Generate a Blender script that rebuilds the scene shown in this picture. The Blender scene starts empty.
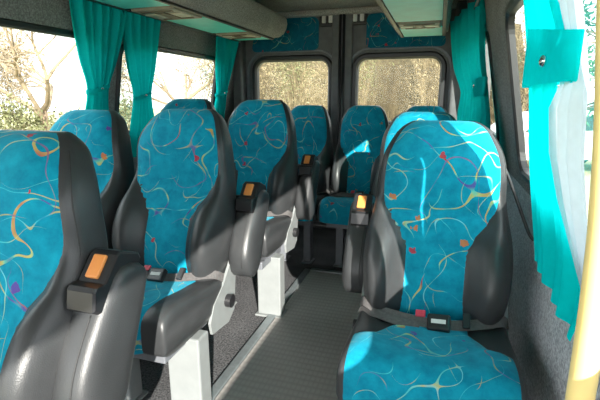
import bpy, bmesh, math, random
from mathutils import Vector, Matrix, noise
C = bpy.context.scene.collection
PI = math.pi
sc = bpy.context.scene

# ------------------------------------------------------------------ node helpers
def new_mat(name):
    m = bpy.data.materials.new(name); m.use_nodes = True
    nt = m.node_tree
    for n in list(nt.nodes): nt.nodes.remove(n)
    out = nt.nodes.new('ShaderNodeOutputMaterial')
    return m, nt, out
def N(nt, kind, **kw):
    n = nt.nodes.new(kind)
    for k, v in kw.items():
        if k.startswith('i_'): n.inputs[k[2:].replace('_', ' ')].default_value = v
        else: setattr(n, k, v)
    return n
def L(nt, a, b): nt.links.new(a, b)
def mathn(nt, op, a, b=None, c=None):
    n = nt.nodes.new('ShaderNodeMath'); n.operation = op
    for i, v in enumerate((a, b, c)):
        if v is None: continue
        if isinstance(v, (int, float)): n.inputs[i].default_value = v
        else: L(nt, v, n.inputs[i])
    return n.outputs[0]
def mixc(nt, fac, a, b):
    n = nt.nodes.new('ShaderNodeMix'); n.data_type = 'RGBA'
    for sock, v in ((n.inputs[0], fac), (n.inputs[6], a), (n.inputs[7], b)):
        if isinstance(v, (int, float)): sock.default_value = v
        elif isinstance(v, tuple): sock.default_value = (*v, 1)
        else: L(nt, v, sock)
    return n.outputs[2]
def ramp(nt, fac, stops, const=False):
    n = nt.nodes.new('ShaderNodeValToRGB')
    n.color_ramp.interpolation = 'CONSTANT' if const else 'LINEAR'
    els = n.color_ramp.elements
    while len(els) < len(stops): els.new(0.5)
    for e, (p, c) in zip(els, stops): e.position = p; e.color = (*c, 1)
    L(nt, fac, n.inputs[0])
    return n.outputs[0]
def noisen(nt, vec, scale, detail=2, rough=.5, out='Fac'):
    n = nt.nodes.new('ShaderNodeTexNoise'); n.inputs['Scale'].default_value = scale
    n.inputs['Detail'].default_value = detail; n.inputs['Roughness'].default_value = rough
    if vec is not None: L(nt, vec, n.inputs['Vector'])
    return n.outputs[out]
def vadd(nt, vec, off):
    n = nt.nodes.new('ShaderNodeVectorMath'); n.operation = 'ADD'; L(nt, vec, n.inputs[0])
    if isinstance(off, tuple): n.inputs[1].default_value = off
    else: L(nt, off, n.inputs[1])
    return n.outputs[0]
def coords(nt): return nt.nodes.new('ShaderNodeTexCoord').outputs['Object']

def simple(name, col, rough=.5, metal=0., vary=.12, scale=30, bump=0., bscale=300, spec=.5, detail=3):
    m, nt, out = new_mat(name)
    b = N(nt, 'ShaderNodeBsdfPrincipled'); co = coords(nt)
    f = noisen(nt, co, scale, detail)
    lo = tuple(c*(1-vary) for c in col); hi = tuple(min(1, c*(1+vary)) for c in col)
    L(nt, ramp(nt, f, [(.3, lo), (.7, hi)]), b.inputs['Base Color'])
    b.inputs['Roughness'].default_value = rough; b.inputs['Metallic'].default_value = metal
    b.inputs['Specular IOR Level'].default_value = spec
    if bump:
        bp = N(nt, 'ShaderNodeBump'); bp.inputs['Strength'].default_value = bump; bp.inputs['Distance'].default_value = .002
        L(nt, noisen(nt, co, bscale, 2), bp.inputs['Height']); L(nt, bp.outputs[0], b.inputs['Normal'])
    L(nt, b.outputs[0], out.inputs[0])
    return m

def carpet(name, a, b_, scale=260):
    m, nt, out = new_mat(name)
    b = N(nt, 'ShaderNodeBsdfPrincipled'); co = coords(nt)
    f = noisen(nt, co, scale, 2, .7); g = noisen(nt, co, 6, 3)
    f2 = mathn(nt, 'ADD', mathn(nt, 'MULTIPLY', f, .8), mathn(nt, 'MULTIPLY', g, .2))
    L(nt, ramp(nt, f2, [(.38, a), (.62, b_)]), b.inputs['Base Color'])
    b.inputs['Roughness'].default_value = .95; b.inputs['Specular IOR Level'].default_value = .1
    bp = N(nt, 'ShaderNodeBump'); bp.inputs['Strength'].default_value = .5; bp.inputs['Distance'].default_value = .003
    L(nt, f, bp.inputs['Height']); L(nt, bp.outputs[0], b.inputs['Normal'])
    L(nt, b.outputs[0], out.inputs[0])
    return m

def seat_fabric(name, lo, hi, dens=1.0):
    """teal velour woven with curling coloured ribbons and little red flecks"""
    m, nt, out = new_mat(name)
    b = N(nt, 'ShaderNodeBsdfPrincipled'); co = coords(nt)
    oi = nt.nodes.new('ShaderNodeObjectInfo')
    comb = nt.nodes.new('ShaderNodeCombineXYZ')
    r = mathn(nt, 'MULTIPLY', oi.outputs['Random'], 17.)
    for i in range(3): L(nt, r, comb.inputs[i])
    p = vadd(nt, co, comb.outputs[0])
    col = ramp(nt, noisen(nt, p, 24, 4, .65), [(.3, lo), (.72, hi)])
    col = mixc(nt, mathn(nt, 'MULTIPLY', noisen(nt, p, 230, 1), .3), col, lo)
    def ribbon(off, scale, width, seg_scale, seg_th, stops, strength=1.):
        nonlocal col
        q = vadd(nt, p, off)
        f = noisen(nt, q, scale, .3, .5)
        sg = mathn(nt, 'SUBTRACT', noisen(nt, vadd(nt, q, (5, 2, 9)), seg_scale, .5), seg_th)
        cl = nt.nodes.new('ShaderNodeClamp'); L(nt, mathn(nt, 'MULTIPLY', sg, 9.), cl.inputs[0])
        line = mathn(nt, 'LESS_THAN', mathn(nt, 'ABSOLUTE', mathn(nt, 'SUBTRACT', f, .5)), mathn(nt, 'MULTIPLY', cl.outputs[0], width))
        msk = mathn(nt, 'MULTIPLY', line, strength)
        c = ramp(nt, noisen(nt, vadd(nt, q, (1, 7, 3)), 16, 1), stops)
        col = mixc(nt, msk, col, c)
    ribbon((0, 0, 0), 7, .0065*dens, 7, .44, [(.30, (.40, .03, .05)), (.40, (.55, .30, .06)), (.48, (.50, .52, .14)), (.56, (.12, .50, .40)), (.66, (.10, .07, .30))], .85)
    ribbon((3.1, 8.2, 1.7), 8, .005*dens, 6, .45, [(.3, (.06, .55, .58)), (.45, (.25, .62, .45)), (.54, (.6, .52, .14)), (.62, (.22, .65, .68))], .7)
    ribbon((7.7, 2.2, 5.3), 9, .004*dens, 7, .45, [(.3, (.02, .10, .33)), (.46, (.06, .55, .62)), (.58, (.5, .42, .10))], .7)
    ribbon((1.7, 4.2, 2.3), 6.5, .0045*dens, 7, .47, [(.3, (.40, .08, .08)), (.5, (.10, .10, .35)), (.62, (.45, .40, .12))], .75)
    v = nt.nodes.new('ShaderNodeTexVoronoi'); v.inputs['Scale'].default_value = 14
    wob = nt.nodes.new('ShaderNodeTexNoise'); wob.inputs['Scale'].default_value = 60; L(nt, p, wob.inputs['Vector'])
    mv = nt.nodes.new('ShaderNodeVectorMath'); mv.operation = 'MULTIPLY_ADD'
    L(nt, wob.outputs['Color'], mv.inputs[0]); mv.inputs[1].default_value = (.03,)*3; L(nt, p, mv.inputs[2])
    L(nt, mv.outputs[0], v.inputs['Vector'])
    sep = nt.nodes.new('ShaderNodeSeparateColor'); L(nt, v.outputs['Color'], sep.inputs[0])
    dot = mathn(nt, 'MULTIPLY', mathn(nt, 'LESS_THAN', v.outputs['Distance'], .15), mathn(nt, 'GREATER_THAN', sep.outputs[0], .70))
    fleck = ramp(nt, sep.outputs[1], [(0, (.45, .02, .03)), (.55, (.55, .16, .03)), (.8, (.12, .04, .3))], True)
    col = mixc(nt, mathn(nt, 'MULTIPLY', dot, .85), col, fleck)
    L(nt, col, b.inputs['Base Color'])
    b.inputs['Roughness'].default_value = .85; b.inputs['Specular IOR Level'].default_value = .2
    b.inputs['Sheen Weight'].default_value = .25; b.inputs['Sheen Roughness'].default_value = .4
    b.inputs['Sheen Tint'].default_value = (.4, .9, 1, 1)
    bp = N(nt, 'ShaderNodeBump'); bp.inputs['Strength'].default_value = .35; bp.inputs['Distance'].default_value = .003
    L(nt, noisen(nt, p, 45, 3), bp.inputs['Height']); L(nt, bp.outputs[0], b.inputs['Normal'])
    L(nt, b.outputs[0], out.inputs[0])
    return m

def cloth(name, col, trans, tcol=None):
    m, nt, out = new_mat(name)
    co = coords(nt); f = noisen(nt, co, 60, 3)
    c = ramp(nt, f, [(.3, tuple(x*.93 for x in col)), (.7, tuple(min(1, x*1.05) for x in col))])
    d = N(nt, 'ShaderNodeBsdfDiffuse'); t = N(nt, 'ShaderNodeBsdfTranslucent'); mx = N(nt, 'ShaderNodeMixShader')
    L(nt, c, d.inputs[0])
    t.inputs[0].default_value = (*(tcol or col), 1)
    mx.inputs[0].default_value = trans
    L(nt, d.outputs[0], mx.inputs[1]); L(nt, t.outputs[0], mx.inputs[2]); L(nt, mx.outputs[0], out.inputs[0])
    return m

def glass_mat(name, tint):
    m, nt, out = new_mat(name)
    tr = N(nt, 'ShaderNodeBsdfTransparent'); tr.inputs[0].default_value = (*tint, 1)
    gl = N(nt, 'ShaderNodeBsdfGlossy'); gl.inputs['Roughness'].default_value = .02
    fr = N(nt, 'ShaderNodeFresnel'); fr.inputs[0].default_value = 1.45
    co = coords(nt)
    k = mathn(nt, 'MULTIPLY', fr.outputs[0], mathn(nt, 'ADD', .12, mathn(nt, 'MULTIPLY', noisen(nt, co, 3, 1), .1)))
    mx = N(nt, 'ShaderNodeMixShader'); L(nt, k, mx.inputs[0]); L(nt, tr.outputs[0], mx.inputs[1]); L(nt, gl.outputs[0], mx.inputs[2])
    L(nt, mx.outputs[0], out.inputs[0])
    return m

def ribbed_mat(name):
    m, nt, out = new_mat(name)
    b = N(nt, 'ShaderNodeBsdfPrincipled'); co = coords(nt)
    w = nt.nodes.new('ShaderNodeTexWave'); w.bands_direction = 'Y'; w.inputs['Scale'].default_value = 9.; w.inputs['Distortion'].default_value = 0
    L(nt, co, w.inputs['Vector'])
    w2 = nt.nodes.new('ShaderNodeTexWave'); w2.bands_direction = 'X'; w2.inputs['Scale'].default_value = 16.; L(nt, co, w2.inputs['Vector'])
    k = mathn(nt, 'MULTIPLY', mathn(nt, 'POWER', w.outputs['Fac'], .5), mathn(nt, 'POWER', w2.outputs['Fac'], .25))
    f = mathn(nt, 'ADD', mathn(nt, 'MULTIPLY', k, .65), mathn(nt, 'MULTIPLY', noisen(nt, co, 40, 3), .35))
    L(nt, ramp(nt, f, [(.2, (.32, .30, .285)), (.8, (.39, .365, .35))]), b.inputs['Base Color'])
    b.inputs['Roughness'].default_value = .55
    bp = N(nt, 'ShaderNodeBump'); bp.inputs['Strength'].default_value = .25; bp.inputs['Distance'].default_value = .003
    L(nt, k, bp.inputs['Height']); L(nt, bp.outputs[0], b.inputs['Normal'])
    L(nt, b.outputs[0], out.inputs[0])
    return m

M = {}
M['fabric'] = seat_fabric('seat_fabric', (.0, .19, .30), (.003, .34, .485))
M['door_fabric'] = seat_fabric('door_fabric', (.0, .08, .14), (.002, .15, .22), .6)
M['leather'] = simple('charcoal_leather', (.036, .038, .040), .37, vary=.12, scale=14, bump=.25, bscale=420, spec=.45)
M['thread'] = simple('dark_thread', (.022, .023, .024), .6, vary=.1)
M['black'] = simple('black_plastic', (.018, .018, .02), .35, bump=.1, bscale=500)
M['orange'] = simple('orange_plastic', (.72, .27, .07), .35, vary=.06, scale=40)
M['strap'] = simple('belt_webbing', (.085, .08, .08), .7, vary=.2, scale=120, bump=.3, bscale=700)
M['buckle_text'] = simple('pale_print', (.6, .6, .58), .6, vary=.05)
M['red'] = simple('red_tab', (.5, .04, .07), .5)
M['bluetab'] = simple('blue_tab', (.05, .10, .45), .5)
M['metal'] = simple('pale_painted_steel', (.22, .235, .235), .45, vary=.06, scale=20)
M['darkmetal'] = simple('grey_steel', (.17, .18, .20), .42, metal=.2, vary=.1, scale=25)
M['chrome'] = simple('chrome', (.75, .75, .76), .2, metal=1., vary=.05)
M['carpet'] = carpet('floor_carpet', (.035, .035, .037), (.14, .14, .145), 120)
M['wallcarpet'] = carpet('wall_carpet', (.28, .28, .30), (.60, .60, .63), 150)
M['ceilcarpet'] = carpet('ceiling_carpet', (.22, .21, .195), (.46, .445, .41), 140)
M['pillar'] = carpet('pillar_carpet', (.14, .13, .125), (.31, .295, .288), 150)
M['doorpanel'] = simple('door_lining', (.11, .112, .115), .7, vary=.15, scale=18, bump=.2, bscale=350)
M['rubber'] = simple('black_rubber', (.014, .014, .015), .42)
M['mat'] = ribbed_mat('ribbed_vinyl')
M['trim'] = simple('aluminium_trim', (.24, .27, .28), .38, metal=.5, vary=.12, scale=30)
M['curtain'] = cloth('teal_curtain', (.004, .44, .44), .22, (.004, .50, .50))
M['curtain_lit'] = cloth('backlit_teal_curtain', (.002, .68, .70), .42, (.003, .80, .82))  # lit copy of the teal curtain cloth, light from behind put into its colour
M['lining'] = cloth('curtain_lining', (.52, .60, .66), .40)
M['rack_teal'] = simple('teal_rack_panel', (.16, .84, .76), .4, vary=.06, scale=12)
M['unit'] = simple('service_unit_plastic', (.32, .28, .22), .5, vary=.15, scale=20)
M['lens'] = simple('lamp_lens', (.65, .58, .45), .25, vary=.1)
M['brown'] = simple('brown_grille', (.12, .075, .035), .5, vary=.25, scale=60)
M['yellow'] = simple('yellow_pole_paint', (.90, .70, .28), .35, vary=.05, scale=15)
M['glass'] = glass_mat('window_glass', (.93, .96, .95))
M['white_pl'] = simple('white_plastic', (.7, .69, .66), .45, vary=.05)
M['bark'] = simple('bark', (.22, .15, .10), .9, vary=.4, scale=25, bump=.5, bscale=80)
M['twig'] = simple('twig_bark', (.12, .088, .048), .9, vary=.5, scale=8)
M['twig2'] = simple('pale_twig_bark', (.27, .205, .12), .9, vary=.5, scale=6)
M['paletwig'] = simple('bleached_twig_bark', (.27, .20, .13), .9, vary=.3, scale=6)
M['petal'] = simple('pale_blossom', (.38, .30, .21), .85, vary=.2, scale=5)
M['leaf'] = simple('bush_leaves', (.13, .13, .055), .8, vary=.4, scale=5)
M['pine'] = simple('pine_needles', (.05, .11, .05), .85, vary=.45, scale=6)
M['blossom'] = simple('dry_seed_heads', (.22, .17, .095), .85, vary=.35, scale=5)
M['ground'] = carpet('dry_grass', (.36, .31, .18), (.50, .47, .28), 7)
M['backdrop_bank'] = carpet('dark_backdrop', (.03, .025, .013), (.09, .07, .04), 5)  # darkened so the gaps between the twigs read as shade
M['house'] = simple('pale_render', (.62, .60, .55), .8, vary=.06, scale=3)
M['roof'] = simple('roof_sheet', (.40, .30, .25), .7, vary=.1)
M['carpaint'] = simple('white_car_paint', (.75, .76, .77), .25, vary=.02)
M['carglass'] = simple('dark_car_glass', (.03, .035, .04), .1)
M['tyre'] = simple('tyre_rubber', (.02, .02, .02), .8)

# ------------------------------------------------------------------ object helpers
def link(name, me, mat=None, parent=None, smooth=True):
    o = bpy.data.objects.new(name, me); C.objects.link(o)
    if parent: o.parent = parent
    if mat and not me.materials:
        for x in (mat if isinstance(mat, (list, tuple)) else [mat]): me.materials.append(M[x])
    return o
def tomesh(bm, name, smooth=True):
    bmesh.ops.recalc_face_normals(bm, faces=bm.faces)
    me = bpy.data.meshes.new(name); bm.to_mesh(me); bm.free()
    for p in me.polygons: p.use_smooth = smooth
    return me
def tag(o, label, cat, group=None):
    o['label'] = label; o['category'] = cat
    if group: o['group'] = group
    return o
def empty(name, loc, label=None, cat=None, group=None):
    o = bpy.data.objects.new(name, None); o.empty_display_size = .1; C.objects.link(o); o.location = loc
    if label: tag(o, label, cat, group)
    return o
def struct(o): o['kind'] = 'structure'; return o

def box(bm, lo, hi, bev=.0, seg=2, rot=None):
    r = bmesh.ops.create_cube(bm, size=1)
    vs = r['verts']
    s = [hi[i]-lo[i] for i in range(3)]; c = [(hi[i]+lo[i])/2 for i in range(3)]
    bmesh.ops.scale(bm, vec=s, verts=vs)
    if bev > 0:
        es = list({e for v in vs for e in v.link_edges})
        rr = bmesh.ops.bevel(bm, geom=es, offset=bev, segments=seg, affect='EDGES', profile=.5)
        vs = list({v for f in rr['faces'] for v in f.verts} | {v for v in vs if v.is_valid})
        # gather every vert of the island
        seen = set(vs); st = list(vs)
        while st:
            v = st.pop()
            for e in v.link_edges:
                w = e.other_vert(v)
                if w not in seen: seen.add(w); st.append(w)
        vs = list(seen)
    if rot is not None: bmesh.ops.rotate(bm, cent=(0, 0, 0), matrix=rot, verts=vs)
    bmesh.ops.translate(bm, vec=c, verts=vs)
    return vs
def boxme(name, lo, hi, bev=.004, seg=2, rot=None):
    bm = bmesh.new(); box(bm, lo, hi, bev, seg, rot); return tomesh(bm, name, False)
def loft(bm, rings, closed=True, cap=True):
    vr = [[bm.verts.new(p) for p in r] for r in rings]
    n = len(rings[0])
    for a, b in zip(vr, vr[1:]):
        for i in range(n if closed else n-1):
            j = (i+1) % n
            try: bm.faces.new((a[i], a[j], b[j], b[i]))
            except ValueError: pass
    if cap and closed:
        bm.faces.new(vr[0]); bm.faces.new(list(reversed(vr[-1])))
    return vr
def tube(bm, pts, r, n=8, cap=True):
    pts = [Vector(p) for p in pts]
    rr = r if isinstance(r, (list, tuple)) else [r]*len(pts)
    rings = []; up = None
    for i, p in enumerate(pts):
        d = (pts[min(i+1, len(pts)-1)] - pts[max(i-1, 0)]).normalized()
        if up is None:
            up = Vector((0, 0, 1)) if abs(d.z) < .9 else Vector((1, 0, 0))
        a = d.cross(up).normalized(); b = a.cross(d).normalized(); up = b
        rings.append([p + a*math.cos(2*PI*k/n)*rr[i] + b*math.sin(2*PI*k/n)*rr[i] for k in range(n)])
    loft(bm, rings, True, cap)
def cyl(bm, p0, p1, r, n=20): tube(bm, [p0, p1], r, n)
def ss(a, b, x):
    t = max(0., min(1., (x-a)/(b-a))); return t*t*(3-2*t)
def interp(tab, t):
    """smooth (Catmull-Rom-like, monotone) interpolation"""
    for i in range(len(tab)-1):
        if t <= tab[i+1][0] or i == len(tab)-2:
            x0, y0 = tab[i]; x1, y1 = tab[i+1]
            m0 = (y1-tab[i-1][1])/(x1-tab[i-1][0]) if i > 0 else (y1-y0)/(x1-x0)
            m1 = (tab[i+2][1]-y0)/(tab[i+2][0]-x0) if i+2 < len(tab) else (y1-y0)/(x1-x0)
            h = x1-x0; s = max(0, min(1, (t-x0)/h))
            return ((2*s**3-3*s**2+1)*y0 + (s**3-2*s**2+s)*h*m0 + (-2*s**3+3*s**2)*y1 + (s**3-s**2)*h*m1)

# ------------------------------------------------------------------ seat meshes (built facing -Y, hinge at origin of back)
BL = .66
TW = [(0, .185), (.1, .208), (.27, .222), (.42, .220), (.53, .207), (.62, .198), (.72, .193), (.82, .182), (.90, .159), (.96, .134), (1, .10)]
TT = [(0, .085), (.2, .12), (.45, .13), (.6, .135), (.8, .130), (1, .085)]
TB = [(0, .035), (.18, .075), (.38, .070), (.52, .035), (.62, .012), (.8, .004), (1, 0)]
TF = [(0, .098), (.12, .098), (.28, .100), (.38, .104), (.44, .118), (.50, .150), (.55, .172), (.60, .181), (.70, .180), (.80, .170), (.89, .148), (.95, .126), (1, .09)]
TY = [(0, 0), (.22, -.018), (.5, .004), (.62, .004), (.8, -.022), (1, -.002)]
NE = 4.0
def endscale(t):
    k = 1.
    if t > .93: k = math.sqrt(max(.0, 1-((t-.93)/.07)**2))*.75+.25
    if t < .06: k = math.sqrt(max(0., 1-((.06-t)/.06)**2))*.6+.4
    return k
def bumpf(x, t):
    W = interp(TW, t); wf = interp(TF, t)
    a = abs(x)/W
    return interp(TB, t)*ss(wf/W*.80, min(.92, wf/W*.80+.35), a)*(1-ss(.86, 1.02, a)*.6)
def yfront(x, t):
    W = interp(TW, t); T = interp(TT, t)*endscale(t)
    a = min(.999, abs(x)/W)
    return interp(TY, t) - T/2*(1-a**NE)**(1/NE) - bumpf(x, t)*(1-a**8)
def backrest_mesh():
    bm = bmesh.new(); rings = []
    ts = [0, .015, .035, .06] + [.06+.87*i/30 for i in range(1, 31)] + [.945, .96, .973, .984, .992, 1.]
    for t in ts:
        W = interp(TW, t); T = interp(TT, t)*endscale(t); ring = []
        for k in range(56):
            ph = 2*PI*k/56; c, s = math.cos(ph), math.sin(ph)
            x = W*math.copysign(abs(c)**.5, c); y = interp(TY, t)+T/2*math.copysign(abs(s)**.5, s)
            if s < 0: y -= bumpf(x, t)*min(1, abs(s)**.5*1.15)
            ring.append((x, y, t*BL))
        rings.append(ring)
    loft(bm, rings)
    return tomesh(bm, 'backrest')
def backrest_panel_mesh():
    bm = bmesh.new(); rows = []
    nu, nv = 36, 60
    for j in range(nv+1):
        t = .02+.968*j/nv
        wf = interp(TF, t); row = []
        for i in range(nu+1):
            u = -1+2*i/nu; uu = math.copysign(abs(u)**.8, u)
            x = uu*wf
            e = min(1, (1-abs(uu)**6))*min(1, (1-t)/.03+.15)*min(1, t/.04)
            head = .012*ss(.5, .68, t)*(1-uu**4) + .006*(1-uu**2)*ss(.45, .2, t)
            crease = -.007*math.exp(-((t-.52-.03*(1-uu*uu))/.022)**2)
            y = yfront(x, t) - (.009+head+crease)*e + .006*(1-min(1, e*3))
            row.append((x, y, t*BL))
        rows.append(row)
    loft(bm, rows, False, False)
    return tomesh(bm, 'backrest_panel')

CY, CZ, HY, HZ, CWD = -.170, .392, .212, .058, .220
def cushion_pt(x, ph, off=0.):
    """superellipse profile in the y,z plane; ph=90deg is the top, 180deg the front"""
    a = min(1., abs(x)/CWD)
    k = (1-a**7)**(1/7.) if a < 1 else 0
    k = .55+.45*k
    c, s = math.cos(ph), math.sin(ph)
    hy, hz = HY*(.93+.07*k)+off, HZ*k+off
    y = CY + hy*math.copysign(abs(c)**.42, c); z = CZ + hz*math.copysign(abs(s)**.42, s)
    if s > 0:
        z += s**.5*(.014*ss(.45, .8, a)*(1-ss(.9, 1.0, a)*.6)*ss(.15, -.32, y)*1.) + .03*ss(-.05, -.38, y)*s**.5
    return (x, y, z)
def cushion_mesh():
    bm = bmesh.new(); rings = []
    xs = [-1+2*i/44 for i in range(45)]
    for x in xs:
        x = math.copysign(abs(x)**.75, x)*CWD
        rings.append([cushion_pt(x, 2*PI*k/52) for k in range(52)])
    loft(bm, rings)
    return tomesh(bm, 'cushion')
def cushion_panel_mesh(tee):
    bm = bmesh.new(); rows = []
    nv, nu = 70, 30
    for j in range(nv+1):
        ph = math.radians(22+(208-22)*j/nv)
        _, y, z = cushion_pt(0, ph)
        w = .108
        if tee: w = .108+.102*ss(-.17, -.26, y)
        else: w = .148
        row = []
        for i in range(nu+1):
            u = -1+2*i/nu; x = u*w
            e = (1-abs(u)**8)*min(1, j/4)*min(1, (nv-j)/4)
            row.append(cushion_pt(x, ph, .010*e-.004*(1-e)))
        rows.append(row)
    loft(bm, rows, False, False)
    return tomesh(bm, 'cushion_panel')
AL = .30
def armrest_mesh():
    bm = bmesh.new(); rings = []
    for j in range(33):
        t = j/32; z = t*(AL+.035)-.035
        e = math.sqrt(max(.0, 1-max(0, (.24-t)/.24)**2))*.86+.14
        e2 = math.sqrt(max(.0, 1-max(0, (t-.90)/.10)**2))*.6+.4
        hx = .050*(.7+.3*e)*(.6+.4*e2)
        hy = interp([(0, .066), (.35, .075), (.75, .064), (1, .050)], t)*e*e2
        yc = interp([(0, -.004), (.4, -.010), (1, .008)], t)
        rings.append([(hx*math.copysign(abs(math.cos(a))**.6, math.cos(a)), yc+hy*math.copysign(abs(math.sin(a))**.6, math.sin(a)), z)
                      for a in [2*PI*k/40 for k in range(40)]])
    loft(bm, rings)
    return tomesh(bm, 'armrest')
def housing_mesh():
    bm = bmesh.new()
    prof = [(-.070, .196), (-.084, .200), (-.092, .236), (-.089, .246), (-.066, .254), (-.046, .312), (-.038, .320), (.020, .322), (.030, .312), (.030, .27), (.0, .22), (-.04, .196)]
    rings = []
    for x, k in ((-.034, .93), (-.030, 1.), (.030, 1.), (.034, .93)):
        cy = sum(p[0] for p in prof)/len(prof); cz = sum(p[1] for p in prof)/len(prof)
        rings.append([(x, cy+(p[0]-cy)*k, cz+(p[1]-cz)*k) for p in prof])
    loft(bm, rings)
    return tomesh(bm, 'housing', False)
def button_mesh():
    bm = bmesh.new()
    rot = Matrix.Rotation(math.atan2(.058, .020), 4, 'X')
    vs = box(bm, (-.0155, -.025, -.006), (.0155, .025, .006), .004, 3, rot)
    bmesh.ops.translate(bm, vec=(-.003, -.0560, .285), verts=vs)
    return tomesh(bm, 'button', False)
def ribbon(bm, pts, width, side, th=.003):
    """flat strap along pts; side = width direction (vector or per-point list)"""
    pts = [Vector(p) for p in pts]; rings = []
    for i, p in enumerate(pts):
        d = (pts[min(i+1, len(pts)-1)]-pts[max(i-1, 0)]).normalized()
        s = Vector(side[i] if isinstance(side, list) else side)
        s = (s - d*s.dot(d)).normalized(); nrm = d.cross(s).normalized()
        a, b = s*width/2, nrm*th/2
        rings.append([p-a-b, p+a-b, p+a+b, p-a+b])
    loft(bm, rings)
def smooth_pts(pts, n=6):
    tabs = [[(i, p[k]) for i, p in enumerate(pts)] for k in range(3)]
    m = (len(pts)-1)*n
    return [tuple(interp(tabs[k], i/n) for k in range(3)) for i in range(m+1)]
def ztop(x, y):
    # height of the cushion's upper face
    best = None
    for k in range(60, 121):
        ph = math.radians(k*1.5-45 if False else k*2-90)
        if not (5 < math.degrees(ph) < 175): continue
        q = cushion_pt(x, ph)
        if best is None or abs(q[1]-y) < best[0]: best = (abs(q[1]-y), q[2])
    return best[1]
MESH = {}
def mesh(key, fn):
    if key not in MESH: MESH[key] = fn()
    return MESH[key]

def belt_mesh(part):
    bm = bmesh.new()
    if part == 'strap':
        P = [(-.218, -.030, .470), (-.200, -.055, .482), (-.150, -.085, .474), (-.090, -.105, ztop(-.09, -.105)+.022),
             (-.020, -.118, ztop(-.02, -.118)+.020), (.03, -.118, ztop(.03, -.118)+.020), (.08, -.105, ztop(.08, -.105)+.020),
             (.14, -.085, .476), (.20, -.055, .478), (.220, -.02, .455)]
        ribbon(bm, smooth_pts(P), .030, (0, .75, .65))
        P2 = [(-.220, -.04, .445), (-.16, -.10, .470), (-.09, -.128, ztop(-.09, -.128)+.016), (-.03, -.130, ztop(-.03, -.130)+.016)]
        ribbon(bm, smooth_pts(P2), .026, (0, .85, .5))
    return tomesh(bm, 'strap', False)
def make_buckle(parent):
    z = ztop(0, -.12)
    bm = bmesh.new(); rot = Matrix.Rotation(.7, 4, 'X') @ Matrix.Rotation(-.12, 4, 'Y')
    box(bm, (-.032, -.024, -.011), (.032, .024, .011), .006, 3, rot)
    bmesh.ops.translate(bm, vec=(.022, -.128, z+.030), verts=bm.verts)
    b = link('buckle', mesh('buckle', lambda: tomesh(bm, 'buckle', False)), 'black', parent); b['label'] = 'black belt buckle'
    if 'tab' not in MESH:
        bm = bmesh.new(); box(bm, (-.014, -.010, -.004), (.014, .010, .004), .002, 1, rot)
        bmesh.ops.translate(bm, vec=(-.030, -.112, z+.044), verts=bm.verts); MESH['tab'] = tomesh(bm, 'tab', False)
    t = link('tongue_label', MESH['tab'], 'red', parent); t['label'] = 'red label on the belt tongue'
    if 'print' not in MESH:
        bm = bmesh.new(); box(bm, (-.020, -.006, -.001), (.020, .006, .001), .0, 1, rot)
        bmesh.ops.translate(bm, vec=Vector((.022, -.128, z+.030))+rot.to_3x3()@Vector((0, 0, .0115)), verts=bm.verts); MESH['print'] = tomesh(bm, 'buckle_print', False)
    t = link('buckle_print', MESH['print'], 'buckle_text', parent); t['label'] = 'pale print strip on the buckle'
    if 'keeper' not in MESH:
        bm = bmesh.new(); box(bm, (-.010, -.022, -.006), (.010, .022, .006), .002, 1, rot)
        bmesh.ops.translate(bm, vec=(.098, -.100, z+.033), verts=bm.verts); MESH['keeper'] = tomesh(bm, 'keeper', False)
    link('strap_keeper', MESH['keeper'], 'black', parent)

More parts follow.
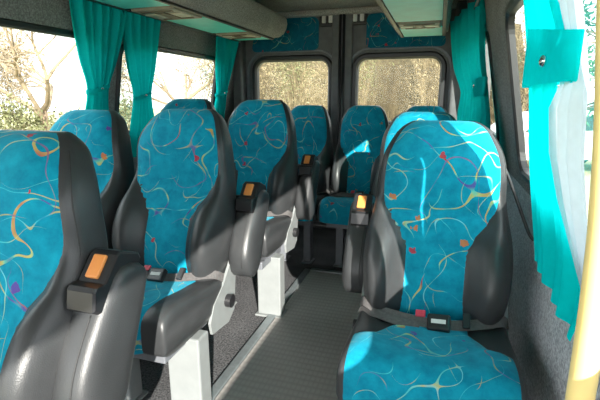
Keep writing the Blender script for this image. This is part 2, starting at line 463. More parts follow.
def make_seat(x, y, label, group, recline=17, tee=False, arm=0, legs='plate', dz=0., belt=True, rotz=0., ax=.258, ay=.078, az=-.012, pivot=0, sx_=1.):
    pivot = arm
    r = empty('minibus_seat', (x, y, 0), label, 'seat', group)
    r.rotation_euler.z = math.radians(rotz); r.scale.x = sx_
    b = link('backrest', mesh('back', backrest_mesh), 'leather', r)
    b.location = (0, 0, .405+dz); b.rotation_euler.x = -math.radians(recline)
    p = link('backrest_panel', mesh('bpanel', backrest_panel_mesh), 'fabric', b); p['label'] = 'teal patterned velour face of the backrest'
    def seam_line(sx):
        bm = bmesh.new(); pts = []
        for k in range(40):
            t = .05+.88*k/39
            x = sx*max(interp(TW, t)*(.80+.15*ss(.5, .6, t)), min(interp(TF, t)+.012, interp(TW, t)*.97))
            pts.append((x, yfront(x, t)-.0008, t*BL))
        tube(bm, pts, .0017, 6)
        return tomesh(bm, 'seam')
    for sx in (-1, 1):
        sm = link('seam', mesh('seam%d' % sx, lambda: seam_line(sx)), 'thread', b); sm['label'] = 'raised seam along the bolster'
    c = link('cushion', mesh('cush', cushion_mesh), 'leather', r); c.location.z = dz
    p = link('cushion_panel', mesh('cpanel%d' % tee, lambda: cushion_panel_mesh(tee)), 'fabric', c); p['label'] = 'teal patterned velour top of the cushion'
    # sub frame
    def frame():
        bm = bmesh.new()
        for yy in (-.30, -.08): box(bm, (-.17, yy-.02, .302), (.17, yy+.02, .340), .004)
        for xx in (-.155, .155): box(bm, (xx-.015, -.30, .302), (xx+.015, -.08, .340), .004)
        return tomesh(bm, 'seat_frame', False)
    link('seat_frame', mesh('frame', frame), 'darkmetal', r)
    hw = .062 if legs == 'plate' else .028
    def legm():
        bm = bmesh.new()
        box(bm, (-hw, -.035, .008), (hw, .035, .325), .006)
        box(bm, (-hw-.012, -.05, 0), (hw+.012, .05, .010), .003)
        return tomesh(bm, 'leg', False)
    for lx in ((-.14, .155) if legs == 'plate' else (-.10, .10)):
        lg = link('leg', mesh('leg'+legs, legm), 'metal' if legs == 'plate' else 'darkmetal', r); lg.location = (lx, -.17, 0)
    # recliner side plates
    def plate():
        bm = bmesh.new()
        prof = [(.05, .30), (.065, .40), (.085, .50), (.055, .52), (.02, .48), (-.03, .43), (-.10, .385), (-.13, .33), (-.12, .285), (0, .27)]
        loft(bm, [[(xx, a, b_) for a, b_ in prof] for xx in (-.005, .005)])
        return tomesh(bm, 'recliner_plate', False)
    for sx in (-1, 1):
        pl = link('recliner_plate', mesh('plate', plate), 'metal', r); pl.location = (sx*.2185, 0, dz); pl['label'] = 'pale metal recliner plate'
        if pivot != sx: continue
        def knob():
            bm = bmesh.new(); cyl(bm, (0, 0, 0), (.022, 0, 0), .024, 20); return tomesh(bm, 'pivot_cover', False)
        k = link('pivot_cover', mesh('pivot', knob), 'black', pl); k.location = (.004 if sx > 0 else -.026, -.005, .36)
    if belt:
        s = link('seat_belt', mesh('strap', lambda: belt_mesh('strap')), 'strap', r); s['label'] = 'grey lap belt across the seat'; s.location.z = dz
        make_buckle(s)
    if arm:
        a = link('armrest', mesh('arm', armrest_mesh), 'leather', r); a['label'] = 'folded up leather armrest'
        a.location = (arm*ax, ay, .475+dz+az); a.rotation_euler.x = -math.radians(recline+7)
        h = link('hinge_housing', mesh('housing', housing_mesh), 'black', a); h['label'] = 'black plastic hinge housing'
        k = link('release_button', mesh('button', button_mesh), 'orange', a); k['label'] = 'orange release button'
        def aseam():
            bm = bmesh.new()
            for xs in (.016,):
                pts = []
                for k in range(26):
                    t = .08+.60*k/25; z = t*(AL+.035)-.035
                    e = math.sqrt(max(.0, 1-max(0, (.24-t)/.24)**2))*.86+.14
                    hx = .050*(.7+.3*e)
                    hy = interp([(0, .066), (.35, .075), (.75, .064), (1, .050)], t)*e
                    a = math.acos(min(1, (xs/hx)**(1/.6)))
                    pts.append((xs, interp([(0, -.004), (.4, -.010), (1, .008)], t)-hy*math.sin(a)**.6-.0006, z))
                tube(bm, pts, .0016, 6)
            return tomesh(bm, 'seam')
        sm = link('seam', mesh('aseam', aseam), 'thread', a); sm['label'] = 'raised double seam down the pad'
        def bracket():
            bm = bmesh.new(); cyl(bm, (-.05, 0, .26), (.05, 0, .26), .014, 14); return tomesh(bm, 'pivot_bar', False)
        k = link('pivot_bar', mesh('pivotbar', bracket), 'black', a); k.location = (-arm*.045, .01, 0)
    return r

GL, GR, GB = 'seats along the left side of the aisle', 'single seats along the right wall', 'seats in the back row'
make_seat(-.868, .575, 'large teal seat nearest the camera, cut off by the left edge of the photo', GL, 16, arm=1, dz=-.015, ay=.009, az=.027, ax=.242)
make_seat(-.915, 1.305, 'second left aisle seat, its sunlit teal cushion showing behind the nearest armrest', GL, 17, arm=1, dz=.015)
make_seat(-1.372, 1.305, 'window seat beside the left wall, half hidden between the two nearest left seats', GL, 17, dz=.008)
make_seat(-.915, 2.08, 'third aisle seat on the left, in front of the left rear door window', GL, 15, arm=1, dz=.04, az=-.03)
make_seat(-1.37, 2.08, 'window seat whose top edge just shows above the second left aisle seat', GL, 15, dz=.045)
make_seat(.020, 1.31, 'single teal and grey seat in the right foreground with lap belt across its cushion', GR, 18, tee=True, arm=-1, dz=-.012, ay=.118)
make_seat(-.065, 2.02, 'second single seat on the right, peeking out behind the foreground right seat', GR, 16, tee=True, dz=-.012)
for i, (sx, lb) in enumerate(((-1.27, 'back row seat in the left rear corner, hidden behind the third aisle seat'),
                  (-.875, 'back row seat half covered by the third left aisle seat'),
                  (-.475, 'back row seat at the aisle end with a small sunlit patch on its backrest'),
                  (-.078, 'back row seat in the right corner behind the single seats'))):
    make_seat(sx, 2.84, lb, GB, 15, tee=True, sx_=.885, legs='thin', dz=-.002)

# ------------------------------------------------------------------ bus shell
def wall_x(z): return .31 if z < .85 else .31-.205*(z-.85)          # right wall leans in above the sill
XC = -.71
def lwall_x(z): return 2*XC - wall_x(z) + .0
def rr_loop(u0, v0, u1, v1, r, n=6):
    pts = []
    for (cu, cv, a0) in ((u1-r, v1-r, 0), (u0+r, v1-r, 90), (u0+r, v0+r, 180), (u1-r, v0+r, 270)):
        for k in range(n+1):
            a = math.radians(a0+90*k/n); pts.append((cu+r*math.cos(a), cv+r*math.sin(a)))
    return pts
def panel(name, outer, holes, f, thick, mat, parent=None):
    """flat sheet with holes in (u,v), mapped to 3D by f and thickened along f's normal offset argument"""
    bm = bmesh.new(); edges = []
    for lp in [outer]+holes:
        vs = [bm.verts.new((p[0], p[1], 0)) for p in lp]
        for i in range(len(vs)): edges.append(bm.edges.new((vs[i], vs[(i+1) % len(vs)])))
    bmesh.ops.triangle_fill(bm, edges=edges, use_beauty=True)
    r = bmesh.ops.extrude_face_region(bm, geom=list(bm.faces))
    for v in [g for g in r['geom'] if isinstance(g, bmesh.types.BMVert)]: v.co.z = thick
    for v in bm.verts: v.co = Vector(f(v.co.x, v.co.y, v.co.z))
    return link(name, tomesh(bm, name, False), mat, parent)
def ring_mesh(name, lp_fn, f, d0, d1, inner, outer_, mat, parent=None):
    """frame following a rounded-rectangle loop; inner/outer are offsets of the loop, d0..d1 depth"""
    bm = bmesh.new()
    A = lp_fn(inner); B = lp_fn(outer_)
    rings = []
    for a, b in zip(A, B):
        mid0 = (a[0]*.75+b[0]*.25, a[1]*.75+b[1]*.25); mid1 = (a[0]*.25+b[0]*.75, a[1]*.25+b[1]*.75)
        e = (d1-d0)*.3
        rings.append([f(a[0], a[1], d0), f(a[0], a[1], d1-e), f(*mid0, d1), f(*mid1, d1), f(b[0], b[1], d1-e), f(b[0], b[1], d0)])
    rings.append(rings[0])
    loft(bm, rings, True, False); bmesh.ops.remove_doubles(bm, verts=bm.verts, dist=1e-6)
    return link(name, tomesh(bm, name, False), mat, parent)
def window(name, u0, v0, u1, v1, r, f, label=None):
    lp = lambda o: rr_loop(u0-o, v0-o, u1+o, v1+o, r+o)
    fr = ring_mesh(name, lp, f, -.016, .012, -.012, .018, 'rubber'); struct(fr)
    pane = panel('pane', lp(-.006), [], lambda u, v, d: f(u, v, -.010+d), .004, 'glass', fr)
    pane['label'] = 'clear glass pane'
    return fr
RY1 = 3.44                                                            # rear wall plane
YF = -2.6
# floor, ceiling
fl = struct(link('floor', boxme('floor', (-1.80, YF, -.06), (.36, RY1+.08, 0), 0), 'carpet'))
ce = struct(link('ceiling', boxme('ceiling', (-1.68, YF, 1.745), (.24, RY1+.08, 1.79), 0), 'ceilcarpet'))
# side walls: lower part vertical, upper part leaning
fR = lambda u, v, d: (wall_x(v)-d, u, v)
fLf = lambda u, v, d: (lwall_x(v)+d, u, v)
ZT = 1.745
sill = [(YF, .85)]
def side(name, f, y0, wins):
    a = struct(panel(name, [(y0, 0), (RY1, 0), (RY1, .78), (y0, .78)], [], lambda u, v, d: f(u, v, d), -.012, 'wallcarpet'))
    b = panel('upper_panel', [(y0, .78), (RY1, .78), (RY1, ZT), (y0, ZT)], [rr_loop(*w, .07) for w in wins],
              lambda u, v, d: f(u, v, d), -.012, 'pillar', a)
    return a
WR = [(.66, .84, 1.69, 1.375), (2.26, .90, 3.12, 1.385)]
WL = [(.05, .90, 1.82, 1.375), (1.99, .90, 3.06, 1.375)]
# lean is linear only above the sill, so give the upper panel a sill seam of its own
_w = wall_x
def wall_x(z): return .31-.205*max(0, z-.78)*.93
wr = side('wall_right', fR, .60, WR)
wl = side('wall_left', fLf, -.3, WL)
dl = struct(panel('door_3', [(YF, .02), (.595, .02), (.595, .83), (YF, .83)], [], fR, -.05, 'wallcarpet'))
hd = struct(panel('trim_1', [(YF, 1.40), (.60, 1.40), (.60, ZT), (YF, ZT)], [], fR, -.05, 'pillar'))     # door header
for i, w in enumerate(WL): window('window_%d' % (i+1), *w, .07, fLf)
for i, w in enumerate(WR): window('window_%d' % (i+3), *w, .07, fR)
# aisle mat and metal edge strips
o = struct(link('trim_2', boxme('aisle_mat', (-.72, YF, 0), (-.10, 2.50, .008), .002), 'mat'))
for nm, lo, hi in (('trim_3', (-.762, YF, 0), (-.722, 2.515, .014)), ('trim_4', (-.722, 2.500, 0), (-.10, 2.535, .014))):
    struct(link(nm, boxme(nm, lo, hi, .004), 'trim'))
# rear wall around the doors
fB = lambda u, v, d: (u, RY1-d, v)
rw = struct(panel('wall_back', [(-1.76, 0), (.34, 0), (.34, ZT), (-1.76, ZT)], [[(-1.585, .02), (.095, .02), (.095, 1.735), (-1.585, 1.735)]], fB, -.06, 'doorpanel'))
def rear_door(name, x0, x1, wx0, wx1, post_right, fab):
    w = (wx0, .90, wx1, 1.395)
    d = struct(panel(name, [(x0, .03), (x1, .03), (x1, 1.73), (x0, 1.73)], [rr_loop(*w, .09)], lambda u, v, dd: fB(u, v, dd-.03), .045, 'doorpanel'))
    lp = lambda o: rr_loop(w[0]-o, w[1]-o, w[2]+o, w[3]+o, .09+o)
    fr = ring_mesh('window_seal', lp, fB, -.03, .034, -.018, .030, 'rubber', d)
    # pressed recess bead round the window
    ring_mesh('inner_bead', lambda o: rr_loop(w[0]-o, w[1]-o, w[2]+o, w[3]+o, .10+o), fB, .012, .026, .050, .068, 'darkmetal', d)
    pn = panel('pane', lp(-.004), [], lambda u, v, dd: fB(u, v, -.015+dd), .004, 'glass', d); pn['label'] = 'clear rear door glass'
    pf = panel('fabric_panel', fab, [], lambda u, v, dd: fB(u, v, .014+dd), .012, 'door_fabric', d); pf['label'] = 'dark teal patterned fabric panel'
    # vertical rubber edge and post
    px = x1 if post_right else x0
    s = -1 if post_right else 1
    bm = bmesh.new(); box(bm, (min(px, px+s*.075), RY1-.045, .03), (max(px, px+s*.075), RY1-.010, 1.72), .012, 3)
    link('door_post', tomesh(bm, 'door_post', False), 'doorpanel', d)
    bm = bmesh.new(); tube(bm, [(px+s*.008, RY1-.050, .03), (px+s*.008, RY1-.050, 1.72)], .012, 10)
    link('edge_seal', tomesh(bm, 'edge_seal'), 'rubber', d)
    # latch plate with two white clips
    cx = px+s*.115
    lt = link('latch_plate', boxme('latch_plate', (cx-.065, RY1-.028, 1.625), (cx+.065, RY1-.012, 1.725), .012, 3), 'rubber', d)
    for q in (-.026, .026):
        bm = bmesh.new(); box(bm, (cx+q-.015, RY1-.044, 1.650), (cx+q+.015, RY1-.026, 1.715), .005, 2)
        box(bm, (cx+q-.006, RY1-.052, 1.658), (cx+q+.006, RY1-.040, 1.690), .003, 1)
        c = link('latch_clip', tomesh(bm, 'latch_clip', False), 'white_pl', lt); c['label'] = 'white latch clip'
    return d
def fabp(x0, x1, z0, z1, slant, left):
    r = rr_loop(x0, z0, x1, z1, .045, 5)
    return [((u + (slant*(v-z0)/(z1-z0) if (abs(u-x0) < .08) == left else 0)), v) for u, v in r]
rear_door('door_1', -1.575, -.745, -1.475, -.835, True, fabp(-1.50, -.93, 1.455, 1.70, .06, True))
rear_door('door_2', -.735, .085, -.635, .005, False, fabp(-.56, .02, 1.455, 1.70, -.05, False))
# rear corner trims
for nm, a in (('trim_5', -1.60), ('trim_6', .11)):
    bm = bmesh.new(); box(bm, (a-.045, RY1-.10, 0), (a+.045, RY1+.01, 1.74), .02, 3)
    struct(link(nm, tomesh(bm, nm, False), 'doorpanel'))
bm = bmesh.new(); box(bm, (-1.6, RY1-.07, 1.70), (.1, RY1+.0, 1.745), .015, 3)
struct(link('trim_7', tomesh(bm, 'trim_7', False), 'ceilcarpet'))

# ------------------------------------------------------------------ luggage racks
def rack(name, prof, y0, y1, label, units, teal, px0, px1, zb, mirror=1):
    r = empty(name, ((px0+px1)/2, (y0+y1)/2, zb), label, 'luggage rack')
    base = Vector(r.location)
    bm = bmesh.new(); rings = []
    cx = sum(p[0] for p in prof)/len(prof); cz = sum(p[1] for p in prof)/len(prof)
    ys = [y0, y1-.05, y1-.025, y1-.008, y1]
    ks = [1, 1, .985, .94, .82]
    for y, k in zip(ys, ks): rings.append([Vector((cx+(p[0]-cx)*k, y, cz+(p[1]-cz)*k))-base for p in prof])
    loft(bm, rings); me = tomesh(bm, 'rack_shell', True)
    link('rack_shell', me, 'ceilcarpet', r)
    for a, b in teal:
        p = link('underside_panel', boxme('underside_panel', Vector((px0, a, zb-.006))-base, Vector((px1, b, zb+.004))-base, .002), 'rack_teal', r)
        p['label'] = 'teal underside panel'
    for a, b in units:
        u = link('service_unit', boxme('service_unit', Vector((px0+.01, a, zb-.014))-base, Vector((px1-.01, b, zb+.004))-base, .006), 'unit', r)
        u['label'] = 'beige overhead light and vent unit'
        w = px1-px0; m = (a+b)/2; h = (b-a)
        for q in (.22, .78):
            l = link('reading_light', boxme('reading_light', Vector((px0+w*q-.035, m-h*.16, zb-.019))-base, Vector((px0+w*q+.035, m+h*.16, zb-.010))-base, .004), 'lens', u)
        g = link('vent_grille', boxme('vent_grille', Vector((px0+w*.40, m-h*.30, zb-.019))-base, Vector((px0+w*.60, m+h*.30, zb-.010))-base, .003), 'brown', u)
        for q in (-.36, .36):
            link('vent_slot', boxme('vent_slot', Vector((px0+w*.16, m+h*q-.010, zb-.018))-base, Vector((px0+w*.84, m+h*q+.010, zb-.010))-base, .002), 'brown', u)
    # dark edge strips along the underside
    for xx in (px0-.012, px1+.012):
        link('edge_strip', boxme('edge_strip', Vector((xx-.010, y0, zb-.010))-base, Vector((xx+.010, y1-.03, zb+.004))-base, .003), 'rubber', r)
    return r
profL = [(-1.56, 1.525), (-1.23, 1.525), (-1.175, 1.532), (-1.140, 1.552), (-1.118, 1.585), (-1.108, 1.625), (-1.112, 1.655), (-1.130, 1.675), (-1.18, 1.685), (-1.52, 1.743)]
rack('luggage_rack', profL, .3, 3.22, 'long grey overhead rack with teal underside above the left windows',
     [(1.93, 2.20), (2.80, 3.02)], [(.32, 1.90), (2.23, 2.77), (3.05, 3.18)], -1.50, -1.235, 1.525)
profR = [(-.01, 1.505), (-.27, 1.505), (-.30, 1.515), (-.325, 1.545), (-.345, 1.60), (-.345, 1.64), (-.33, 1.665), (-.28, 1.685), (.02, 1.745), (.03, 1.70), (.03, 1.60), (.02, 1.52)]
rack('luggage_rack', profR, .3, 3.22, 'short looking grey overhead rack with teal underside above the right curtains',
     [(2.60, 2.78)], [(.32, 2.57), (2.81, 3.19)], -.262, -.015, 1.505)

# ------------------------------------------------------------------ curtains
def curtain(name, rows, pleats, label, mat, parent_label=None, amp=1., nu=90, seed=0, lining=None):
    """rows: (z, (xa,ya), (xb,yb), amplitude); pleated sheet between the two edges"""
    r = empty(name, (rows[0][1][0], (rows[0][1][1]+rows[0][2][1])/2, rows[-1][0] if not isinstance(rows[-1][0], tuple) else rows[-1][0][1]), label, 'curtain')
    base = Vector(r.location); zs = [q[0] for q in rows]
    tabs = [[(i, v) for i, v in enumerate(vals)] for vals in (
        [q[0] if not isinstance(q[0], tuple) else q[0][0] for q in rows], [q[1][0] for q in rows], [q[1][1] for q in rows], [q[2][0] for q in rows], [q[2][1] for q in rows], [q[3] for q in rows], [q[0] if not isinstance(q[0], tuple) else q[0][1] for q in rows])]
    rnd = random.Random(seed); ph = [rnd.uniform(0, 6) for _ in range(4)]
    nv = (len(rows)-1)*8; grid = []
    for j in range(nv+1):
        s = j/8.; z, xa, ya, xb, yb, am, z2 = (interp(t, s) for t in tabs)
        d = Vector((xb-xa, yb-ya, 0)); nrm = Vector((-d.y, d.x, 0)).normalized()
        row = []
        for i in range(nu+1):
            u = i/nu
            uu = u + .02*math.sin(6.3*u*2+ph[0]+s*.3)
            w = math.sin(2*PI*pleats*uu+ph[1]+.25*math.sin(s*.9+ph[2])) + .35*math.sin(2*PI*pleats*.47*uu+ph[3]+s*.35)
            row.append(Vector((xa, ya, z+(z2-z)*u)) + d*u + nrm*am*amp*w - base)
        grid.append(row)
    bm = bmesh.new(); loft(bm, grid, False, False)
    sh = link('cloth', tomesh(bm, 'cloth'), mat, r)
    return r
def tieback(r, z, ya, yb, xw, depth, h, mat, stud=None, tilt=0., taper=0.):
    base = Vector(r.location); bm = bmesh.new(); rings = []
    yc, hy = (ya+yb)/2, abs(yb-ya)/2
    n = 40
    for zz, k in ((z-h/2, 1.), (z-h/2+.004, 1.04), (z+h/2-.004, 1.04), (z+h/2, 1.)):
        rings.append([Vector((xw+depth*k*math.copysign(abs(math.sin(a))**.7, math.sin(a)), yc+hy*k*math.cos(a), z+(zz-z)*(1-taper*(1-math.cos(a))/2)+tilt*math.cos(a)))-base for a in [2*PI*i/n for i in range(n)]])
    loft(bm, rings, True, False)
    t = link('tieback', tomesh(bm, 'tieback'), mat, r); t['label'] = 'teal tieback band'
    if stud:
        bm = bmesh.new(); bmesh.ops.create_uvsphere(bm, u_segments=20, v_segments=12, radius=stud[3])
        bmesh.ops.scale(bm, vec=(.45, 1.1, .8), verts=bm.verts); bmesh.ops.translate(bm, vec=Vector(stud[:3])-base, verts=bm.verts)
        k = link('stud', tomesh(bm, 'stud'), 'chrome', t); k['label'] = 'silver press stud'
    return t
def lc(name, top, pinch, bot, zt, zp, zb, label, pl, seed):
    x = lambda z: lwall_x(z)+.052
    rows = [(zt, (x(zt), top[0]), (x(zt), top[1]), .016),
            ((zt*2+zp)/3, (x((zt*2+zp)/3), top[0]*.75+pinch[0]*.25), (x((zt*2+zp)/3), top[1]*.78+pinch[1]*.22), .017),
            ((zt+zp*2)/3, (x((zt+zp*2)/3), top[0]*.42+pinch[0]*.58), (x((zt+zp*2)/3), top[1]*.45+pinch[1]*.55), .017),
            (zp, (x(zp), pinch[0]), (x(zp), pinch[1]), .015),
            ((zp+zb)/2, (x((zp+zb)/2), (pinch[0]*.5+bot[0]*.5)), (x((zp+zb)/2), pinch[1]*.5+bot[1]*.5), .015),
            (zb, (x(zb), bot[0]), (x(zb), bot[1]), .016)]
    r = curtain(name, rows, pl, label, 'curtain', seed=seed)
    tieback(r, zp, pinch[0]-.004, pinch[1]+.004, x(zp), .026, .022, 'curtain', (x(zp)+.026, (pinch[0]+pinch[1])/2, zp, .008), .02)
    return r
lc('curtain', (1.585, 1.955), (1.72, 1.855), (1.69, 1.88), 1.54, 1.14, .86, 'teal curtain tied back at the pillar behind the nearest left window', 6, 1)
lc('curtain', (1.92, 2.236), (2.065, 2.197), (2.04, 2.32), 1.54, 1.11, .76, 'narrow teal curtain at the front edge of the second left window', 5, 2)
lc('curtain', (2.86, 3.235), (2.998, 3.161), (2.97, 3.19), 1.54, 1.13, .80, 'small teal curtain at the rear end of the left wall under the rack', 5, 3)
# right rear curtain, bunched and hanging inboard
rows = [(1.56, (.05, 3.05), (.155, 2.30), .022), (1.42, (.065, 3.05), (.165, 2.28), .022), (1.28, (.085, 3.02), (.175, 2.22), .020), (1.155, (.125, 2.95), (.195, 2.16), .016),
        (1.10, (.13, 2.93), (.205, 2.15), .016), (.98, (.12, 2.92), (.21, 2.02), .018), (.80, (.13, 2.92), (.215, 1.98), .020)]
rc = curtain('curtain', rows, 8, 'teal curtain gathered beside the right rear door window, behind the right pillar', 'curtain', seed=5)
tieback(rc, 1.145, 2.14, 2.52, .185, .020, .085, 'curtain', (.160, 2.40, 1.155, .012))
# right front curtain
wx = lambda z, o=.045: wall_x(z)-o
rows = [(1.53, (wx(1.53), 1.15), (wx(1.53), .92), .013), (1.40, (wx(1.40), 1.15), (wx(1.40), .91), .013), (1.28, (wx(1.28), 1.145), (wx(1.28), .87), .011), (1.19, (wx(1.19), 1.145), (wx(1.19), .84), .008),
        (1.10, (wx(1.10), 1.15), (wx(1.10), .92), .010), (.98, (wx(.98), 1.20), (wx(.98), .89), .012), ((.82, .85), (wx(.82), 1.24), (wx(.82), .80), .012), ((.745, .745), (.262, 1.20), (.262, .79), .010), ((.695, .665), (.262, 1.16), (.262, .82), .008)]
fc = curtain('curtain', rows, 5, 'large backlit teal curtain on the near right window with a wide tieback', 'curtain_lit', seed=8)
tieback(fc, 1.172, .765, 1.125, wx(1.18)-.002, .020, .128, 'curtain_lit', (wx(1.18)-.024, .865, 1.160, .013), .012, .42)
# pale lining turned out along the front edge
base = Vector(fc.location)
bm = bmesh.new(); grid = []
for (z, y0, y1, of) in ((1.53, .97, .72, .055), (1.40, .96, .73, .055), (1.29, .92, .75, .05), (1.25, .88, .77, .038), (1.185, .86, .78, .034), (1.12, .90, .76, .038), (1.08, .93, .735, .05), (1.0, .91, .74, .058), (.92, .875, .75, .058), (.85, .83, .755, .055), (.78, .79, .765, .05)):
    grid.append([Vector((wx(z, of)+.008*math.sin(u*17+z*5), y0+(y1-y0)*u, z))-base for u in [i/20 for i in range(21)]])
loft(bm, grid, False, False)
ln = link('lining', tomesh(bm, 'lining'), 'lining', fc); ln['label'] = 'pale lining turned out along the front edge'
# curtain rails
def rail(f, y0, y1, z, label):
    bm = bmesh.new(); tube(bm, [f(y0, z, .03), f(y1, z, .03)], .008, 10)
    o = link('curtain_rail', tomesh(bm, 'curtain_rail'), 'darkmetal'); tag(o, label, 'rail'); return o
rail(fLf, .3, 3.33, 1.53, 'dark curtain rail along the left wall under the overhead rack')
rail(fR, .62, 3.30, 1.53, 'dark curtain rail along the right wall under the overhead rack')
# elastic cord from the foreground seat to the wall
bm = bmesh.new(); tube(bm, smooth_pts([(.196, 1.50, .905), (.222, 1.49, .86), (.258, 1.44, .77), (.285, 1.40, .70), (.30, 1.385, .68)]), .005, 8)
cd = tag(link('elastic_cord', tomesh(bm, 'elastic_cord'), 'black'), 'short black elastic cord between the foreground right seat and the wall', 'cord')
bm = bmesh.new(); tube(bm, [(.196+.012*math.cos(a), 1.488, .905+.014*math.sin(a)) for a in [2*PI*i/16 for i in range(17)]], .003, 8)
k = link('ring', tomesh(bm, 'ring'), 'white_pl', cd); k['label'] = 'pale ring at the upper end'

# yellow handrail
hr = empty('handrail_pole', (.206, .585, 0), 'yellow upright grab pole at the right edge beside the doorway', 'pole')
bm = bmesh.new(); tube(bm, smooth_pts([(0, 0, .01), (0, 0, .35), (0, 0, .70), (-.004, 0, .90), (-.016, 0, 1.06), (-.036, .0, 1.24), (-.05, 0, 1.45), (-.05, 0, 1.738)]), .0165, 28); link('pole', tomesh(bm, 'pole'), 'yellow', hr)
for z0, z1 in ((0, .012), (1.733, 1.745)):
    bm = bmesh.new(); cyl(bm, (-.05*(z0 > 1), 0, z0), (-.05*(z0 > 1), 0, z1), .04, 28); link('flange', tomesh(bm, 'flange', False), 'darkmetal', hr)

# ------------------------------------------------------------------ outside
GZ = -.65
g = struct(link('ground', boxme('ground', (-45, -20, GZ-.2), (40, 60, GZ), 0), 'ground'))
def grow(bm, rnd, p, d, ln, r, depth, spread, droop, tips, n=4):
    pts = [p]; q = p; dd = d
    for k in range(3):
        dd = (dd + Vector((rnd.uniform(-1, 1), rnd.uniform(-1, 1), rnd.uniform(-.6, 1)-droop))*.22).normalized()
        q = q + dd*ln/3; pts.append(q)
    tube(bm, pts, [r, r*.88, r*.76, r*.62], 6 if depth > 3 else n, False)
    if depth <= 0: tips.append(q); return
    for k in range(rnd.choice((2, 3, 3)) if depth > 1 else 3):
        a = rnd.uniform(.25, 1)*spread
        ax = Vector((rnd.uniform(-1, 1), rnd.uniform(-1, 1), rnd.uniform(-1, 1))).cross(dd).normalized()
        nd = (Matrix.Rotation(a, 3, ax) @ dd).normalized()
        at = pts[rnd.choice((2, 3, 3))]
        grow(bm, rnd, at, nd, ln*rnd.uniform(.62, .85), r*.6, depth-1, spread, droop, tips, n)
def leafcloud(bm, rnd, pts, size, per, spread):
    for t in pts:
        for k in range(per):
            c = t + Vector((rnd.gauss(0, spread), rnd.gauss(0, spread), rnd.gauss(0, spread)))
            a = Vector((rnd.gauss(0, 1), rnd.gauss(0, 1), rnd.gauss(0, 1))).normalized()*size*rnd.uniform(.6, 1.4)
            b = a.orthogonal().normalized()*size*.45
            vs = [bm.verts.new(c-a), bm.verts.new(c+b), bm.verts.new(c+a), bm.verts.new(c-b)]
            bm.faces.new(vs)
def tree(x, y, h, r, depth, seed, label, twig='twig', leaf=None, per=2, lsize=.06, spread=.9, cat='tree', name='bare_tree', group=None, lean=(0, 0)):
    rnd = random.Random(seed)
    o = empty(name, (x, y, GZ), label, cat, group)
    bm = bmesh.new(); top = Vector((lean[0], lean[1], h*.3))
    tube(bm, [Vector((0, 0, 0)), Vector((lean[0]*.4+.03, lean[1]*.4, h*.15)), top], [r*1.25, r, r*.85], 12)
    link('trunk', tomesh(bm, 'trunk'), 'bark', o)
    bm = bmesh.new(); tips = []
    for k in range(4):
        a = k*PI/2+rnd.uniform(-.5, .5)
        grow(bm, rnd, top+Vector((0, 0, -.03*h*k*.5)), Vector((math.cos(a)*.7, math.sin(a)*.7, rnd.uniform(.3, 1))).normalized(), h*.26, r*.6, depth, spread, .1, tips)
    link('branches', tomesh(bm, 'branches'), twig, o)
    if leaf:
        bm = bmesh.new(); leafcloud(bm, rnd, tips, lsize, per, .10); link('foliage', tomesh(bm, 'foliage', False), leaf, o)
    return o
def shrub(x, y, h, w, seed, label, twig='twig2', leaf=None, stems=26, per=2, cat='bush', group=None, thin=1., depth=3, lsize=.05):
    rnd = random.Random(seed); o = empty('twiggy_shrub', (x, y, GZ), label, cat, group)
    bm = bmesh.new(); tips = []
    for k in range(stems):
        a = rnd.uniform(0, 2*PI); rr = w*.35*math.sqrt(rnd.random())
        p = Vector((rr*math.cos(a), rr*math.sin(a), 0))
        d = Vector((math.cos(a)*rnd.uniform(.1, .7), math.sin(a)*rnd.uniform(.1, .7), 1)).normalized()
        grow(bm, rnd, p, d, h*rnd.uniform(.35, .5), .016*h/2.5*thin, depth, .75, .05, tips, 3)
    ex = max(max(abs(v.co.x), abs(v.co.y)) for v in bm.verts); ez = max(v.co.z for v in bm.verts)
    k = Vector((w/2/ex, w/2/ex, h/ez)); bmesh.ops.scale(bm, vec=k, verts=bm.verts)
    tips = [Vector((t.x*k.x, t.y*k.y, t.z*k.z)) for t in tips]
    link('twigs', tomesh(bm, 'twigs'), twig, o)
    if leaf:
        bm = bmesh.new(); leafcloud(bm, rnd, tips, lsize, per, .10); link('foliage', tomesh(bm, 'foliage', False), leaf, o)
    return o
SH = 'tan winter shrubs seen through the rear door windows'
for i, (x, y) in enumerate(((-3.75, 9.0), (-2.3, 9.2), (-.95, 9.0), (.4, 9.2))):
    shrub(x, y, 3.6, 1.5, 11+i, 'tan twiggy shrub filling the %s part of the %s rear door window' % (('left', 'right')[i % 2], ('left', 'right')[i//2]),
          twig='twig' if i != 1 else 'twig2', leaf='blossom' if i < 2 else None, stems=46, per=1, group=SH, thin=.8, depth=4, lsize=.022)
SB = 'tall dry bushes behind the rear shrubs'
for i, (x, y) in enumerate(((-6.2, 12.5), (-4.2, 12.8), (-2.2, 12.5), (-.2, 12.8), (1.9, 12.5))):
    shrub(x, y, 4.6, 2.1, 20+i, ['wide dry bush far behind the left rear corner', 'wide dry bush far behind the left rear door', 'wide dry bush far behind the dark door post', 'wide dry bush far behind the right rear door', 'wide dry bush far behind the right rear corner'][i],
          twig='twig2', leaf='leaf' if i < 3 else 'blossom', per=2, stems=40, group=SB, lsize=.04)
bm = bmesh.new(); loft(bm, [[(x, 15+.6*math.sin(x*.7), GZ), (x, 17, GZ+1.6+.2*math.sin(x)), (x, 21, GZ+4.4+.5*math.sin(x*.5+1)), (x, 30, GZ+5.0), (x, 30, GZ)] for x in [-9+.5*k for k in range(25)]])
struct(link('backdrop_bank', tomesh(bm, 'backdrop_bank'), 'backdrop_bank'))  # added backdrop that keeps bright sky from showing between the shrubs
tree(-9.2, 8.3, 4.8, .11, 5, 31, 'bare tree with a brown trunk outside the nearest left window', twig='paletwig')
tree(-14.5, 10.0, 6, .13, 5, 32, 'bare tree standing farther back outside the left windows', twig='paletwig')
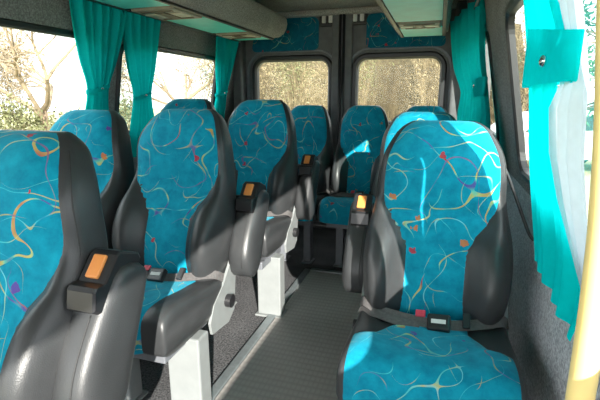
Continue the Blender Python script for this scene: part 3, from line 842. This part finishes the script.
tree(-8.4, 13.2, 4.8, .11, 5, 33, 'bare slender tree outside the second left window', twig='paletwig')
LB = 'low bushes outside the left windows'
for i, (x, y) in enumerate(((-8.6, 5.0), (-9.4, 7.6), (-7.6, 7.9), (-9.2, 11.0))):
    shrub(x, y, [1.5, 1.75, 1.45, 1.9][i], 1.7, 40+i, ['low green bush at the left edge of the nearest left window', 'low olive bush behind the brown trunk', 'low olive bush between the two left curtains', 'low olive bush at the far end of the second left window'][i], leaf='leaf', per=3, stems=20, group=LB)
tree(5.8, 10.2, 6.2, .14, 4, 51, 'dark green pine outside the right window near the photo edge', twig='bark', leaf='pine', per=22, lsize=.09, name='pine_tree')
tree(4.2, 16.5, 3.6, .12, 4, 52, 'small round dark tree beside the right window frame', twig='bark', leaf='pine', per=14, lsize=.09, name='pine_tree')
SL = 'pale thickets beyond the left windows'
for i, (x, y) in enumerate(((-11.2, 7.2), (-12.6, 10.4), (-9.8, 11.8), (-8.6, 14.6))):
    shrub(x, y, [4.4, 4.8, 4.6, 4.2][i], 2.3, 60+i, ['pale blossoming thicket seen through the middle of the nearest left window', 'pale blossoming thicket behind the brown trunk', 'pale blossoming thicket between the first two left curtains', 'pale blossoming thicket beyond the rear half of the second left window'][i],
          twig='paletwig', leaf='petal', stems=34, per=3, group=SL)
# low pale house and white car beyond the right window
h = empty('house', (12, 24, GZ), 'low pale house far beyond the right window', 'house')
link('wall', boxme('wall', (-4, -2.5, 0), (4, 2.5, 2.2), .02), 'house', h)
bm = bmesh.new(); loft(bm, [[(-4.4, -2.9, 2.2), (4.4, -2.9, 2.2), (4.4, 0, 3.2), (-4.4, 0, 3.2)], [(-4.4, 2.9, 2.2), (4.4, 2.9, 2.2), (4.4, .01, 3.2), (-4.4, .01, 3.2)]], True, True)
link('roof', tomesh(bm, 'roof', False), 'roof', h)
for xx in (-2.4, .2, 2.6):
    link('window', boxme('window', (xx-.5, -2.53, .9), (xx+.5, -2.47, 1.8), .01), 'carglass', h)
def car(x, y, rz, label):
    o = empty('car', (x, y, GZ), label, 'car'); o.rotation_euler.z = rz
    bm = bmesh.new()
    prof = [(-2.1, .35), (-2.15, .6), (-2.05, .85), (-1.2, .95), (-.6, 1.38), (.9, 1.42), (1.6, 1.0), (2.1, .9), (2.15, .6), (2.1, .35)]
    loft(bm, [[(p[0]*k, w, p[1] if p[1] < 1 else p[1]-.0) for p in prof] for w, k in ((-.84, .97), (-.78, 1), (.78, 1), (.84, .97))])
    link('body', tomesh(bm, 'body', False), 'carpaint', o)
    for s in (-1, 1):
        bm = bmesh.new(); pf = [(-1.02, .98), (-.56, 1.31), (.86, 1.35), (1.38, 1.02)]
        loft(bm, [[(p[0], s*.846+d, p[1]) for p in pf] for d in (-.008, .008)]); link('side_window', tomesh(bm, 'side_window', False), 'carglass', o)
        for xx in (-1.3, 1.3):
            bm = bmesh.new(); cyl(bm, (xx, s*.70, .32), (xx, s*.87, .32), .32, 24); link('wheel', tomesh(bm, 'wheel', False), 'tyre', o)
    return o
car(2.6, 12.0, .3, 'white car parked beyond the right window beside the pine trees')

# ------------------------------------------------------------------ light, world, camera
w = bpy.data.worlds.new('sky'); sc.world = w; w.use_nodes = True
nt = w.node_tree
bg = nt.nodes['Background']; bg.inputs[0].default_value = (.92, .97, 1.0, 1); bg.inputs[1].default_value = 1.9
sun = bpy.data.lights.new('sun', 'SUN'); sun.energy = 6.5; sun.angle = math.radians(.6); sun.color = (1, .955, .87)
so = bpy.data.objects.new('sun', sun); C.objects.link(so)
az, el = math.radians(28), math.radians(21)
dirv = Vector((-math.sin(az)*math.cos(el), math.cos(az)*math.cos(el), -math.sin(el)))
so.rotation_euler = dirv.to_track_quat('-Z', 'Y').to_euler(); so.location = (6, -6, 6)

f, VP, H = 430., (440, 97), 1.10
n_ = math.sqrt(1+((VP[0]-300)/f)**2+((200-VP[1])/f)**2)
psi = math.asin((VP[0]-300)/f/n_); th = math.asin(((200-VP[1])/f/n_)/math.cos(psi))
cam = bpy.data.cameras.new('camera'); cam.sensor_width = 36; cam.lens = f/600*36; cam.clip_start = .02; cam.clip_end = 300
co = bpy.data.objects.new('camera', cam); C.objects.link(co); co.location = (0, 0, H)
co.rotation_euler = (PI/2-th, 0, psi)
sc.camera = co
vs = sc.view_settings
vs.view_transform = 'Standard'; vs.look = 'None'; vs.gamma = 1; vs.use_curve_mapping = False
vs.exposure = 1.15
sc.cycles.max_bounces = 10; sc.cycles.diffuse_bounces = 6; sc.cycles.transparent_max_bounces = 24
